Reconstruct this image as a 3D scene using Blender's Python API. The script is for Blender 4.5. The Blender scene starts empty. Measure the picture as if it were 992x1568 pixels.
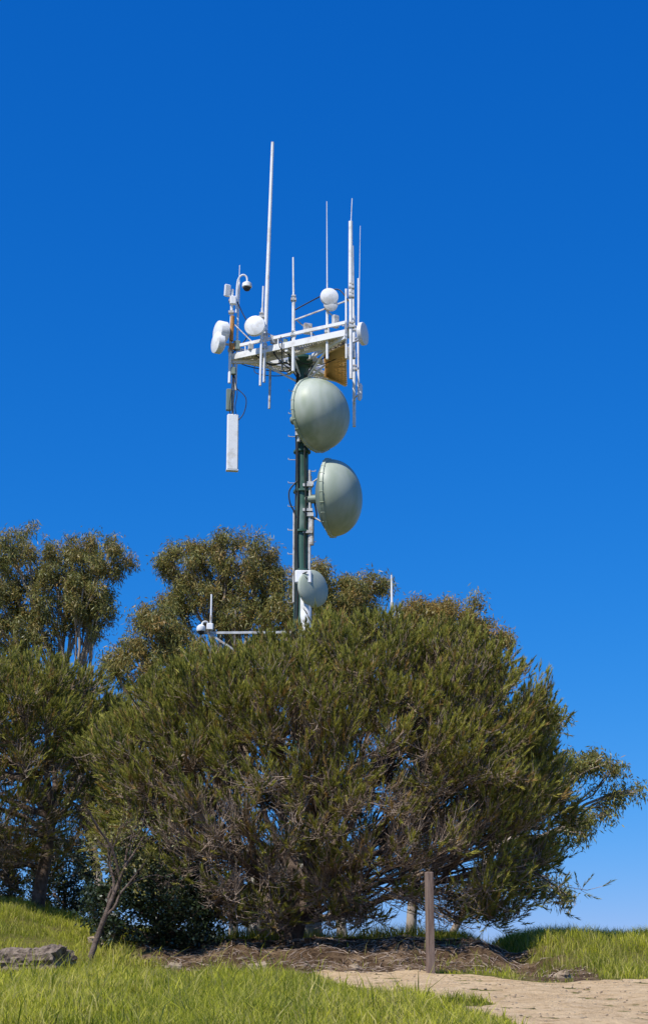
import bpy, math
import numpy as np
from mathutils import Vector, Matrix, Quaternion
R = np.random.default_rng(7)
sc = bpy.context.scene
COL = sc.collection

# ------------------------------------------------------------------ helpers
def nrm(a):
    return a / np.maximum(np.linalg.norm(a, axis=-1, keepdims=True), 1e-9)

def mk_mesh(name, V, faces, mat=None, attrs=None, smooth=False, parent=None, ploc=(0, 0, 0)):
    """faces: list of int arrays (n,k)"""
    me = bpy.data.meshes.new(name)
    V = np.asarray(V, dtype=np.float32)
    faces = [np.asarray(f, dtype=np.int32) for f in faces if len(f)]
    nl = sum(f.size for f in faces); nf = sum(len(f) for f in faces)
    me.vertices.add(len(V)); me.vertices.foreach_set('co', V.ravel())
    me.loops.add(nl); me.polygons.add(nf)
    me.loops.foreach_set('vertex_index', np.concatenate([f.ravel() for f in faces]))
    tot = np.concatenate([np.full(len(f), f.shape[1], np.int32) for f in faces])
    st = np.concatenate([[0], np.cumsum(tot)[:-1]]).astype(np.int32)
    me.polygons.foreach_set('loop_start', st)
    me.polygons.foreach_set('loop_total', tot)
    me.polygons.foreach_set('use_smooth', np.full(nf, smooth, dtype=bool))
    me.update(calc_edges=True)
    for k, a in (attrs or {}).items():
        at = me.attributes.new(k, 'FLOAT', 'POINT')
        at.data.foreach_set('value', np.asarray(a, dtype=np.float32))
    me.validate()
    if mat: me.materials.append(mat)
    ob = bpy.data.objects.new(name, me); COL.objects.link(ob)
    if parent:
        ob.parent = parent
        ob.matrix_parent_inverse = Matrix.Translation(-Vector(ploc))
    return ob

def empty(name, loc):
    e = bpy.data.objects.new(name, None); e.location = loc
    e.empty_display_size = 0.3
    COL.objects.link(e); return e

def wig(x, y, s=1.0, ph=0.0):
    return (np.sin(x*1.3*s+ph)+np.sin(y*1.7*s+1.3*ph+x*.6*s)+np.sin((x+y)*2.9*s+2+ph)*.5+np.sin((x*4.3-y*3.7)*s+ph)*.3)/2.8

# ------------------------------------------------------------------ materials
def new_mat(name):
    m = bpy.data.materials.new(name); m.use_nodes = True
    nt = m.node_tree; nt.nodes.clear()
    return m, nt, nt.nodes, nt.links

def out(nt, sh):
    o = nt.nodes.new('ShaderNodeOutputMaterial'); nt.links.new(sh, o.inputs[0])

def mixc(nt, fac, a, b):
    n = nt.nodes.new('ShaderNodeMix'); n.data_type = 'RGBA'
    for sock, v in ((n.inputs[0], fac), (n.inputs[6], a), (n.inputs[7], b)):
        if hasattr(v, 'links'): nt.links.new(v, sock)
        elif isinstance(v, (int, float)): sock.default_value = v
        else: sock.default_value = (*v, 1)
    return n.outputs[2]

def noise(nt, scale, detail=4, rough=.6, lo=.35, hi=.65, vec=None, stretch=None):
    n = nt.nodes.new('ShaderNodeTexNoise'); n.inputs['Scale'].default_value = scale
    n.inputs['Detail'].default_value = detail; n.inputs['Roughness'].default_value = rough
    tc = nt.nodes.new('ShaderNodeTexCoord')
    src = tc.outputs['Object']
    if stretch:
        mp = nt.nodes.new('ShaderNodeMapping'); mp.inputs['Scale'].default_value = stretch
        nt.links.new(src, mp.inputs[0]); src = mp.outputs[0]
    nt.links.new(src, n.inputs['Vector'])
    r = nt.nodes.new('ShaderNodeMapRange'); r.inputs[1].default_value = lo; r.inputs[2].default_value = hi
    nt.links.new(n.outputs[0], r.inputs[0])
    return r.outputs[0]

def attr(nt, name):
    a = nt.nodes.new('ShaderNodeAttribute'); a.attribute_name = name
    return a.outputs['Fac']

def leaf_mat(name, dark, light, dry, trans=.35, rough=.6, spec=.25):
    m, nt, N, L = new_mat(name)
    c = mixc(nt, attr(nt, 'var'), dark, light)
    c = mixc(nt, attr(nt, 'dry'), c, dry)
    p = N.new('ShaderNodeBsdfPrincipled'); L.new(c, p.inputs['Base Color'])
    p.inputs['Roughness'].default_value = rough
    p.inputs['Specular IOR Level'].default_value = spec
    t = N.new('ShaderNodeBsdfTranslucent'); L.new(c, t.inputs[0])
    mx = N.new('ShaderNodeMixShader'); mx.inputs[0].default_value = trans
    L.new(p.outputs[0], mx.inputs[1]); L.new(t.outputs[0], mx.inputs[2])
    out(nt, mx.outputs[0]); return m

def surf_mat(name, a, b, scale=4, rough=.7, bump=0, bscale=30, metal=0, stretch=None, spec=.4, third=None, tscale=1.0):
    m, nt, N, L = new_mat(name)
    c = mixc(nt, noise(nt, scale, stretch=stretch), a, b)
    if third is not None:
        c = mixc(nt, noise(nt, tscale, 3, .7, .52, .66, stretch=stretch), c, third)
    p = N.new('ShaderNodeBsdfPrincipled'); L.new(c, p.inputs['Base Color'])
    p.inputs['Roughness'].default_value = rough; p.inputs['Metallic'].default_value = metal
    p.inputs['Specular IOR Level'].default_value = spec
    if bump:
        bn = N.new('ShaderNodeBump'); bn.inputs['Strength'].default_value = 1
        bn.inputs['Distance'].default_value = bump
        L.new(noise(nt, bscale, 6, .7, .2, .8, stretch=stretch), bn.inputs['Height'])
        L.new(bn.outputs[0], p.inputs['Normal'])
    out(nt, p.outputs[0]); return m

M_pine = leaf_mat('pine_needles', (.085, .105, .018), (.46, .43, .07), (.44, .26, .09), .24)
M_euc = leaf_mat('eucalyptus_leaves', (.10, .125, .035), (.34, .32, .08), (.46, .27, .08), .3, .45, .4)
M_bush = leaf_mat('dark_leaves', (.018, .03, .012), (.05, .075, .025), (.06, .05, .03), .15, .35, .5)
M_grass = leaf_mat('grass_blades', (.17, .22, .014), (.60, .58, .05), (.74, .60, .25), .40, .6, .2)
M_bark = surf_mat('pine_bark', (.09, .06, .042), (.20, .145, .11), 6, .9, .02, 25)
M_twig = surf_mat('grey_twigs', (.20, .14, .095), (.48, .37, .28), 3, .9)
M_ebark = surf_mat('eucalyptus_bark', (.26, .19, .13), (.44, .36, .28), 2, .8)
M_white = surf_mat('white_paint', (.80, .80, .78), (.88, .88, .87), 3, .45, third=(.68, .66, .61), tscale=2.5)
M_galv = surf_mat('galvanised_steel', (.44, .44, .42), (.68, .67, .64), 6, .5, metal=.2, third=(.38, .30, .22), tscale=4)
M_green = surf_mat('green_pole_paint', (.03, .085, .062), (.06, .14, .10), 2.5, .4, third=(.17, .24, .20), tscale=1.5, stretch=(1, 1, .4))
M_dark = surf_mat('dark_cable', (.02, .022, .022), (.035, .035, .035), 5, .6)
M_rust = surf_mat('rusty_orange', (.55, .26, .06), (.40, .18, .05), 6, .7)
M_grate = surf_mat('grating_steel', (.66, .62, .54), (.50, .44, .34), 5, .7)
M_tan = leaf_mat('tan_fibreglass_grating', (.80, .58, .30), (.80, .58, .30), (.7, .4, .16), .45)
M_dish = surf_mat('radome_fabric', (.34, .39, .29), (.47, .51, .42), 1.0, .45, third=(.29, .35, .23), tscale=.8, stretch=(1, 1, .3))
M_dgrey = surf_mat('dish_back_paint', (.17, .22, .17), (.22, .27, .22), 2, .5)
M_post = surf_mat('weathered_post_wood', (.15, .10, .075), (.26, .19, .145), 4, .9, .006, 20, stretch=(6, 6, .6))
M_wood = surf_mat('cut_log_wood', (.14, .10, .075), (.40, .31, .23), 7, .95, .05, 14, third=(.05, .04, .03), tscale=5)
M_rock = surf_mat('sandstone', (.30, .22, .14), (.46, .36, .24), 5, .95, .03, 12)
M_shel = surf_mat('shelter_wall_paint', (.50, .47, .42), (.60, .56, .50), 2, .8)
M_roof = surf_mat('shelter_roof', (.22, .21, .20), (.28, .27, .26), 2, .8)

# ------------------------------------------------------------------ terrain
KY = np.array([-400, -60, 0, 20, 32.6, 34.2, 36.5, 42, 45.5, 60, 100, 170, 4000.])
KZ = np.array([-30, -6, -1.6, .05, .96, 1.12, 1.78, 2.15, 2.15, .9, -7, -16, -20.])
def sst(a, b, x):
    t = np.clip((x-a)/(b-a), 0, 1); return t*t*(3-2*t)
def terr(x, y):
    x = np.asarray(x, float); y = np.asarray(y, float)
    z = sum(np.interp(y+o, KY, KZ) for o in (-.8, -.4, 0, .4, .8))/5
    z = z + 1.15*sst(-3.4, -8.5, x)*sst(33, 48, y)*(1-sst(55, 90, y))
    z = z - .28*np.exp(-((x-3.9)/.5)**2)*sst(32.5, 34, y)*(1-sst(46, 52, y))
    near = (1-sst(60, 90, y))
    z = z + .05*wig(x, y, .9)*near + .02*wig(x, y, 3.1, 1.)*near
    bank = sst(33, 34, y)*(1-sst(36.5, 38, y))*sst(-5, -3.5, x)*(1-sst(5.2, 6.2, x))
    z = z + (.13*wig(x, y, 2.7, 2.)+.06*np.abs(wig(x, y, 7, 3.))) * bank
    return z
def soilmask(x, y):
    e = np.sqrt(((x-.1)/4.6)**2+((y-35.7)/2.9)**2)+.15*wig(x, y, 2.2)+.08*wig(x, y, 7)
    s = 1-sst(.85, 1.05, e)
    e2 = np.sqrt(((x-4.4)/.95)**2+((y-32.9)/1.9)**2)+.3*wig(x, y, 4)
    s = np.maximum(s, 1-sst(.8, 1.1, e2))
    e3 = np.sqrt(((x+4.5)/.45)**2+((y-37.2)/1.4)**2)+.2*wig(x, y, 5)
    s = np.maximum(s, 1-sst(.8, 1.1, e3))
    return s
PP = np.array([(-.3, 33.4), (.1, 31), (.36, 29), (1.35, 25.3), (1.95, 24.6), (2.35, 24.2), (1.6, 23.2), (1.7, 22.2), (2.0, 20.4),
               (2.3, 17), (2.4, 8), (14, 6), (20, 30), (10, 31.2), (6, 31.6), (4.9, 31.2), (4.0, 30.9), (3, 32.4), (2, 33.4)])
def psd(x, y):
    x = np.asarray(x, float); y = np.asarray(y, float)
    d = np.full(x.shape, 1e9); ins = np.zeros(x.shape, bool)
    n = len(PP)
    for i in range(n):
        a = PP[i]; b = PP[(i+1) % n]; e = b-a
        t = np.clip(((x-a[0])*e[0]+(y-a[1])*e[1])/(e@e), 0, 1)
        d = np.minimum(d, np.hypot(x-a[0]-t*e[0], y-a[1]-t*e[1]))
        c = (a[1] > y) != (b[1] > y)
        xx = (b[0]-a[0])*(y-a[1])/((b[1]-a[1]) if abs(b[1]-a[1]) > 1e-9 else 1e-9)+a[0]
        ins ^= c & (x < xx)
    return np.where(ins, d, -d)+.16*wig(x, y, 4)+.09*wig(x, y, 11)

def grid(xs, ys):
    X, Y = np.meshgrid(xs, ys)
    nx = len(xs); ny = len(ys)
    idx = np.arange(nx*ny).reshape(ny, nx)
    F = np.stack([idx[:-1, :-1], idx[:-1, 1:], idx[1:, 1:], idx[1:, :-1]], -1).reshape(-1, 4)
    return X.ravel(), Y.ravel(), F
fx = np.arange(-14, 14.01, .12); fy = np.arange(15, 50, .10)
ox = np.array([20, 30, 50, 90, 160, 300, 700, 1500, 4000.])
xs = np.concatenate([-ox[::-1], fx, ox]); ys = np.concatenate([[-400, -150, -60, -30, -15, -6, 0, 4, 8, 12], fy, [51, 53, 56, 60, 65, 72, 80, 90, 105, 130, 170, 260, 500, 1200, 4000]])
X, Y, F = grid(xs, ys)
m, nt, N, L = new_mat('ground')
gcol = mixc(nt, noise(nt, .9, 5), (.17, .20, .02), (.34, .34, .06))
gcol = mixc(nt, noise(nt, 9, 5), gcol, (.24, .19, .07))
scol = mixc(nt, noise(nt, 6, 8, .75), (.08, .046, .026), (.30, .19, .105))
scol = mixc(nt, noise(nt, 1.7, 6, .7, .5, .62), scol, (.46, .31, .18))
scol = mixc(nt, noise(nt, 14, 4, .6, .56, .64), scol, (.05, .03, .018))
c = mixc(nt, attr(nt, 'soil'), gcol, scol)
p = N.new('ShaderNodeBsdfPrincipled'); L.new(c, p.inputs['Base Color']); p.inputs['Roughness'].default_value = .95
p.inputs['Specular IOR Level'].default_value = .1
bn = N.new('ShaderNodeBump'); bn.inputs['Distance'].default_value = .14
L.new(noise(nt, 6, 9, .8, .2, .8), bn.inputs['Height']); L.new(bn.outputs[0], p.inputs['Normal'])
out(nt, p.outputs[0])
mk_mesh('ground', np.stack([X, Y, terr(X, Y)], 1), [F], m, {'soil': soilmask(X, Y)}, True)
# path
xs = np.arange(-2, 20.01, .08); ys = np.arange(5, 35, .08)
X, Y, F = grid(xs, ys); S = psd(X, Y)
F = F[(S[F] > -.25).all(1)]
Z = terr(X, Y)+np.clip(S*.12, -.04, .012)+(.018*wig(X, Y, 3.3)+.009*wig(X, Y, 13., 2.))*sst(0, .5, S)
used = np.unique(F); rm = np.zeros(len(X), int); rm[used] = np.arange(len(used))
M_path = surf_mat('sandy_path', (.60, .42, .23), (.76, .56, .33), 1.6, .95, .055, 12, spec=.08, third=(.50, .34, .18), tscale=4.5)
mk_mesh('dirt_path', np.stack([X, Y, Z], 1)[used], [rm[F]], M_path, None, True)

# ------------------------------------------------------------------ grass
def blades(x, y, h, w, dry, seed, dark):
    r = np.random.default_rng(seed); n = len(x)
    z = terr(x, y)-.01
    a = r.uniform(0, 2*np.pi, n); side = np.stack([np.cos(a), np.sin(a), np.zeros(n)], 1)
    ln = r.normal(0, .42, (n, 2)); lean = np.concatenate([ln, np.zeros((n, 1))], 1)
    b = np.stack([x, y, z], 1)
    up = np.array([0, 0, 1.])
    mid = b+h[:, None]*(.55*up+.25*lean); tip = b+h[:, None]*(up*.95+lean*.9)
    sw = side*w[:, None]
    V = np.stack([b-sw*.5, b+sw*.5, mid+sw*.4, mid-sw*.4, tip], 1).reshape(-1, 3)
    i = np.arange(n)[:, None]*5
    Q = i+np.array([[0, 1, 2, 3]]); T = i+np.array([[3, 2, 4]])
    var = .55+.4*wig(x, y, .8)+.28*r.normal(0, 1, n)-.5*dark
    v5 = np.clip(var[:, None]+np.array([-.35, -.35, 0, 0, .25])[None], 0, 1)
    return V, Q, T, v5.ravel(), np.repeat(dry, 5)
def grass_region(x0, x1, y0, y1, dens, hm, seed, cond=None, wsc=1.0):
    r = np.random.default_rng(seed); n = int((x1-x0)*(y1-y0)*dens)
    x = r.uniform(x0, x1, n); y = r.uniform(y0, y1, n)
    k = (r.uniform(0, 1, n) > soilmask(x, y)*.965) & (psd(x, y) < .02*r.normal(0, 1, n)-.01)
    k &= (np.abs(x) < y*.2+2.2)
    if cond is not None: k &= cond(x, y)
    pn = wig(x, y, 1.5, 4.)+.5*wig(x, y, 4.5, 1.)+.3*wig(x, y, 10, 3.)
    k &= r.uniform(0, 1, n) < np.clip(.72+.7*pn, .2, 1)
    x = x[k]; y = y[k]; n = len(x); pn = pn[k]
    h = hm*r.uniform(.4, 1.35, n)*(1+.55*pn)
    edge = sst(-.0, -.5, psd(x, y)); h *= (.35+.65*edge)
    w = r.uniform(.008, .016, n)*wsc
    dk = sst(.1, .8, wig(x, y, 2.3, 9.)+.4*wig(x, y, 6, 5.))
    dry = np.clip(r.uniform(-1.0, .8, n)+.3*wig(x, y, 1.1, 7.)+.2*wig(x, y, 5, 2.), 0, 1)*.8
    return blades(x, y, h, w, dry, seed+1, dk)
parts = [grass_region(-8, 4, 17.5, 24, 900, .19, 11), grass_region(-9, 2.5, 24, 34.6, 800, .17, 12),
         grass_region(2.5, 12, 30.5, 46, 420, .22, 13), grass_region(-14, -3, 34.6, 50, 420, .17, 14),
         grass_region(-3, 3.5, 36.5, 46, 130, .26, 15), grass_region(-4.5, 5.5, 32.8, 37, 90, .26, 16), grass_region(-8, 4, 18, 33, 18, .38, 17, None, 1.5)]
o = 0; V = []; Q = []; T = []; va = []; dr = []
for a in parts:
    V.append(a[0]); Q.append(a[1]+o); T.append(a[2]+o); va.append(a[3]); dr.append(a[4]); o += len(a[0])
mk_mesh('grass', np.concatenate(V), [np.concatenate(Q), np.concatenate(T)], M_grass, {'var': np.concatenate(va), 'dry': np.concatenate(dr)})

# ------------------------------------------------------------------ tree machinery
def bez(P0, P1, P2, t):
    t = t[..., None]
    return (1-t)**2*P0+2*t*(1-t)*P1+t*t*P2
def dbez(P0, P1, P2, t):
    t = t[..., None]
    return nrm(2*(1-t)*(P1-P0)+2*t*(P2-P1))
class Tubes:
    def __init__(s): s.V = []; s.F = []; s.o = 0
    def add(s, P0, P1, P2, r0, r1, seg=4, K=4, amp=0.0, rng=R):
        n = len(P0); t = np.linspace(0, 1, seg+1)[None, :].repeat(n, 0)
        C = bez(P0[:, None], P1[:, None], P2[:, None], t)
        if amp:
            ln = np.linalg.norm(P2-P0, axis=1)[:, None, None]
            d1 = rng.normal(0, 1, (n, 1, 3)); d2 = rng.normal(0, 1, (n, 1, 3)); tt = t[..., None]
            C = C+ln*amp*(d1*np.sin(tt*np.pi*2)+d2*np.sin(tt*np.pi*3+.0))*.5*np.minimum(tt*3, 1)*(1-tt)
        T = np.gradient(C, axis=1); T = nrm(T)
        ref = rng.normal(0, 1, (n, 1, 3)); Nn = nrm(np.cross(T, ref)); 
        Nn = nrm(Nn-(Nn*T).sum(-1, keepdims=True)*T); B = np.cross(T, Nn)
        r = (np.asarray(r0)[:, None]*(1-t)+np.asarray(r1)[:, None]*t)[..., None, None]
        a = np.arange(K)*2*np.pi/K
        ring = C[:, :, None]+r*(np.cos(a)[None, None, :, None]*Nn[:, :, None]+np.sin(a)[None, None, :, None]*B[:, :, None])
        idx = s.o+np.arange(n*(seg+1)*K).reshape(n, seg+1, K)
        a0 = idx[:, :-1]; a1 = idx[:, 1:]
        s.F.append(np.stack([a0, np.roll(a0, -1, 2), np.roll(a1, -1, 2), a1], -1).reshape(-1, 4))
        s.V.append(ring.reshape(-1, 3)); s.o += n*(seg+1)*K
        return C
    def mesh(s, name, mat, parent=None, ploc=(0, 0, 0)):
        return mk_mesh(name, np.concatenate(s.V), [np.concatenate(s.F)], mat, None, True, parent, ploc)

def kmeans(P, k, rng, it=6):
    C = P[rng.choice(len(P), k, replace=False)].copy()
    for _ in range(it):
        d = (P**2).sum(1)[:, None]-2*P@C.T+(C**2).sum(1)[None]; l = d.argmin(1)
        for j in range(k):
            q = P[l == j]
            if len(q): C[j] = q.mean(0)
    return C, l

def needles(pos, axis, tl, nn, nl, w, rng, dry):
    m = len(pos)
    u = rng.uniform(0, 1, (m, nn)); ph = rng.uniform(.25, .75, (m, nn))*(1-.5*u)
    rad = rng.normal(0, 1, (m, nn, 3)); ax = axis[:, None]
    rad = nrm(rad-(rad*ax).sum(-1, keepdims=True)*ax)
    d = ax*np.cos(ph)[..., None]+rad*np.sin(ph)[..., None]
    b = pos[:, None]+ax*(u*tl[:, None])[..., None]
    wv = nrm(np.cross(d, rng.normal(0, 1, (m, nn, 3))))*w*.5
    tip = b+d*(nl*rng.uniform(.7, 1.2, (m, nn)))[..., None]
    V = np.stack([b-wv, b+wv, tip], 2).reshape(-1, 3)
    F = np.arange(len(V)).reshape(-1, 3)
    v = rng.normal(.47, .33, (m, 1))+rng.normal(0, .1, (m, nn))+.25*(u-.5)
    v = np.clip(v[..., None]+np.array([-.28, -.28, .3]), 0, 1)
    return V, F, v.ravel(), np.repeat(np.repeat(dry, nn), 3)

def leaves(pos, nn, spread, ln, w, down, rng, dry):
    m = len(pos)
    b = pos[:, None]+rng.normal(0, 1, (m, nn, 3))*spread
    d = nrm(rng.normal(0, 1, (m, nn, 3))*.6+np.array([0, 0, -down]))
    wv = nrm(np.cross(d, rng.normal(0, 1, (m, nn, 3))))
    L_ = (ln*rng.uniform(.6, 1.25, (m, nn)))[..., None]; W = w*rng.uniform(.7, 1.2, (m, nn))[..., None]*.5
    V = np.stack([b, b+d*L_*.45+wv*W, b+d*L_, b+d*L_*.45-wv*W], 2).reshape(-1, 3)
    F = np.arange(len(V)).reshape(-1, 4)
    v = np.clip(rng.normal(.45, .26, (m, 1))+rng.normal(0, .15, (m, nn)), 0, 1)
    dd = np.clip(dry[:, None]+rng.normal(-.1, .15, (m, nn)), 0, 1)
    return V, F, np.repeat(v.ravel(), 4), np.repeat(dd.ravel(), 4)

def build_tree(name, base, fork, tips, tipleaf, nlimb, nsec, rt, rng, lo_t=.3, up=.25, tamp=.06,
               rl=(.12, .05), rs=(.04, .018), rw=(.014, .006), bark=None, twig=None, droop=0.0, clump=0.0):
    """returns parent, twig endpoints/tangent"""
    e = empty(name, tuple(base))
    base = np.array(base, float); fork = np.array(fork, float)
    big = Tubes(); small = Tubes()
    P1 = (base+fork)/2+rng.normal(0, .1, 3)*np.linalg.norm(fork-base)*.3
    below = base-np.array([0, 0, .5])
    big.add(below[None], P1[None], fork[None], np.array([rt]), np.array([rt*.55]), 10, 10, .02, rng)
    sc_, sl = kmeans(tips, nsec, rng)
    if clump: tips = tips+(sc_[sl]-tips)*clump
    lc, ll = kmeans(sc_, nlimb, rng)
    # limbs
    t = rng.uniform(lo_t, 1, nlimb); hgt = (lc[:, 2]-lc[:, 2].min())/max(np.ptp(lc[:, 2]), .1); t = np.clip(lo_t+(1-lo_t)*(.3*t+.8*hgt), lo_t, 1)
    L0 = bez(below[None], P1[None], fork[None], t); L2 = lc*1.0; ln = np.linalg.norm(L2-L0, axis=1)[:, None]
    L1 = L0+(L2-L0)*.45+np.array([0, 0, 1.])*ln*up*rng.uniform(-.3, 1, (nlimb, 1))
    big.add(L0, L1, L2, np.full(nlimb, rl[0]), np.full(nlimb, rl[1]), 9, 7, tamp, rng)
    # secondaries
    t = rng.uniform(.3, 1, nsec); S0 = bez(L0[ll], L1[ll], L2[ll], t); tg = dbez(L0[ll], L1[ll], L2[ll], t)
    S2 = sc_; ln = np.linalg.norm(S2-S0, axis=1)[:, None]
    S1 = S0+tg*ln*.35+(S2-S0)*.25+np.array([0, 0, 1.])*ln*up*.3
    big.add(S0, S1, S2, rs[0]*rng.uniform(.7, 1.2, nsec), np.full(nsec, rs[1]), 6, 5, tamp, rng)
    # twigs
    n = len(tips); t = rng.uniform(.25, 1, n); W0 = bez(S0[sl], S1[sl], S2[sl], t); tg = dbez(S0[sl], S1[sl], S2[sl], t)
    ln = np.linalg.norm(tips-W0, axis=1)[:, None]
    W1 = W0+(tips-W0)*.5+tg*ln*.2+np.array([0, 0, 1.])*ln*(droop-.18)
    small.add(W0, W1, tips, np.full(n, rw[0]), np.full(n, rw[1]), 3, 3, .05, rng)
    tt = np.ones(n); tan = dbez(W0, W1, tips, tt)
    big.mesh('trunk_and_limbs', bark or M_bark, e, base)
    return e, base, small, (W0, W1, tips, tan, S0[sl])

def sphere_dirs(n, rng): return nrm(rng.normal(0, 1, (n, 3)))

def pine(name, base, fork, cen, ax, zdn, n, ntuft, nlimb, nsec, seed, keep, leafy, rt=.28, nn=22, lift=1.0, lumpy=.07, extra=None, zfac=None, **kw):
    rng = np.random.default_rng(seed)
    u = sphere_dirs(n, rng); p = 2.35
    r = (np.abs(u)**p).sum(1)**(-1/p)
    th = np.arctan2(u[:, 1], u[:, 0])
    lump = 1+lumpy*(np.sin(5*th+3*u[:, 2]+seed)+np.sin(9*u[:, 2]*1.1+4*th+seed*2)+.7*np.sin(13*th-11*u[:, 2]))/1.6
    sh = np.where(rng.uniform(0, 1, n) < .72, rng.uniform(.86, 1.0, n), rng.uniform(.5, .9, n))
    A = np.array([np.full(n, ax[0]), np.full(n, ax[1]), np.where(u[:, 2] > 0, ax[2], zdn)]).T
    P = np.array(cen)+u*A*(r*lump*sh)[:, None]
    if zfac is not None:
        dz = P[:, 2]-cen[2]; P[:, 2] = np.where(dz > 0, cen[2]+dz*zfac(P[:, 0]), P[:, 2])
    k = keep(P, u, sh, rng); P = P[k]; u = u[k]; sh = sh[k]
    if extra is not None: 
        P = np.concatenate([P, extra]); u = np.concatenate([u, nrm(extra-np.array(cen))]); sh = np.concatenate([sh, np.full(len(extra), .95)])
    e, b, small, (W0, W1, W2, tan, S) = build_tree(name, base, fork, P, None, nlimb, nsec, rt, rng,
        rl=(.085, .03), rs=(.028, .012), rw=(.011, .005), clump=.2, **kw)
    lf = leafy(P, u, sh, rng)
    # bare side twiglets
    idx = np.repeat(np.nonzero(~lf)[0], 6); m_ = len(idx); t = rng.uniform(.3, 1, m_)
    q = bez(W0[idx], W1[idx], W2[idx], t); d = nrm(dbez(W0[idx], W1[idx], W2[idx], t)*.7+rng.normal(0, .5, (m_, 3))+np.array([0, 0, .3]))
    ln = rng.uniform(.15, .45, (m_, 1))
    small.add(q, q+d*ln*.5+rng.normal(0, .03, (m_, 3)), q+d*ln+np.array([0, 0, .25])*ln, np.full(m_, .008), np.full(m_, .004), 2, 3, 0, rng)
    # tufts
    idx = np.repeat(np.nonzero(lf)[0], ntuft)
    m_ = len(idx); t = rng.uniform(.45, 1, m_); t[::ntuft] = 1
    pos = bez(W0[idx], W1[idx], W2[idx], t)
    side = rng.normal(0, 1, (m_, 3))*.42
    axis = nrm(dbez(W0[idx], W1[idx], W2[idx], t)*.45+side+np.array([0, 0, .9*lift])+u[idx]*.35)
    tl = rng.uniform(.14, .34, m_)
    off = np.where(t < 1, rng.uniform(.05, .25, m_), 0)[:, None]
    p2 = pos+nrm(axis+side)*off
    small.add(pos, (pos+p2)/2, p2+axis*tl[:, None]*.7, np.full(m_, .006), np.full(m_, .004), 1, 3, 0, rng)
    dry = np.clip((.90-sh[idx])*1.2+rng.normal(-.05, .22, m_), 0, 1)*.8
    dry = np.where(rng.uniform(0, 1, m_) < .07, .75, dry)
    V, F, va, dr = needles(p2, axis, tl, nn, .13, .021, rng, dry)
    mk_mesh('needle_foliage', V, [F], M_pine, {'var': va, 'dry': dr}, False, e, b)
    small.mesh('twigs', M_twig, e, b)

# ---- main pine
def keepA(P, u, sh, rng):
    q = rng.uniform(0, 1, len(P))
    k = (P[:, 2] > terr(P[:, 0], P[:, 1])+.2)
    pr = np.where(u[:, 2] < -.25, .9, 1.0)
    pr = np.where((P[:, 0] > .9) & (P[:, 0] < 3.6) & (P[:, 2] < 3.4), .18, pr)
    pr = np.where((P[:, 0] >= 3.3) & (P[:, 2] < 4.2), .38, pr)
    return k & (q < pr)
def leafA(P, u, sh, rng):
    q = rng.uniform(0, 1, len(P))
    pr = np.interp(P[:, 2], [1.5, 3.2, 4.8, 6.2], [.26, .38, .74, .98])
    pr = np.where(P[:, 0] > 3.3, np.maximum(pr, .9), pr)
    pr = np.where(sh < .75, pr*.55, pr)
    df = np.exp(-(((P[:, 0]-1.6)/1.6)**2+((P[:, 2]-4.3)/1.2)**2))*(P[:, 1] < 38.0)
    df = np.maximum(df, .8*np.exp(-(((P[:, 0]+1.5)/1.8)**2+((P[:, 2]-4.0)/1.2)**2))*(P[:, 1] < 38.0))
    return q < pr*(1-.7*df)
rng = np.random.default_rng(77)
ex = np.concatenate([np.array(c)+rng.normal(0, 1, (k, 3))*np.array(s) for c, s, k in (
    ((4.3, 37.5, 2.75), (.5, .8, .22), 70), ((3.4, 37.3, 2.25), (.45, .6, .13), 40), ((4.7, 38, 3.5), (.35, .8, .2), 60), ((2.4, 36.6, 2.7), (.5, .6, .12), 30))])
pine('pine_tree', (-.9, 38.2, terr(-.9, 38.2)), (-.2, 38.6, 3.3), (.05, 38.6, 5.1), (5.35, 4.3, 4.0), 3.5,
     9800, 4, 22, 360, 21, keepA, leafA, lo_t=.2, extra=ex, up=.12, zfac=lambda x: 1-.17*sst(.7, -2.2, x)-.035*np.exp(-((x+.5)/.5)**2))
# ---- left pine
def keepB(P, u, sh, rng):
    q = rng.uniform(0, 1, len(P)); return q < np.where(u[:, 2] < -.2, .8, 1)
def leafB(P, u, sh, rng):
    q = rng.uniform(0, 1, len(P)); return q < np.interp(P[:, 2], [4.0, 6.0, 7.2], [.4, .55, .98])
pine('pine_tree', (-7.3, 44, terr(-7.3, 44)), (-7.0, 44, 5.6), (-9.0, 44.3, 7.0), (3.9, 3.9, 2.35), 3.5,
     5000, 4, 14, 180, 33, keepB, leafB, rt=.2, lo_t=.35, up=.05)

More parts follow.
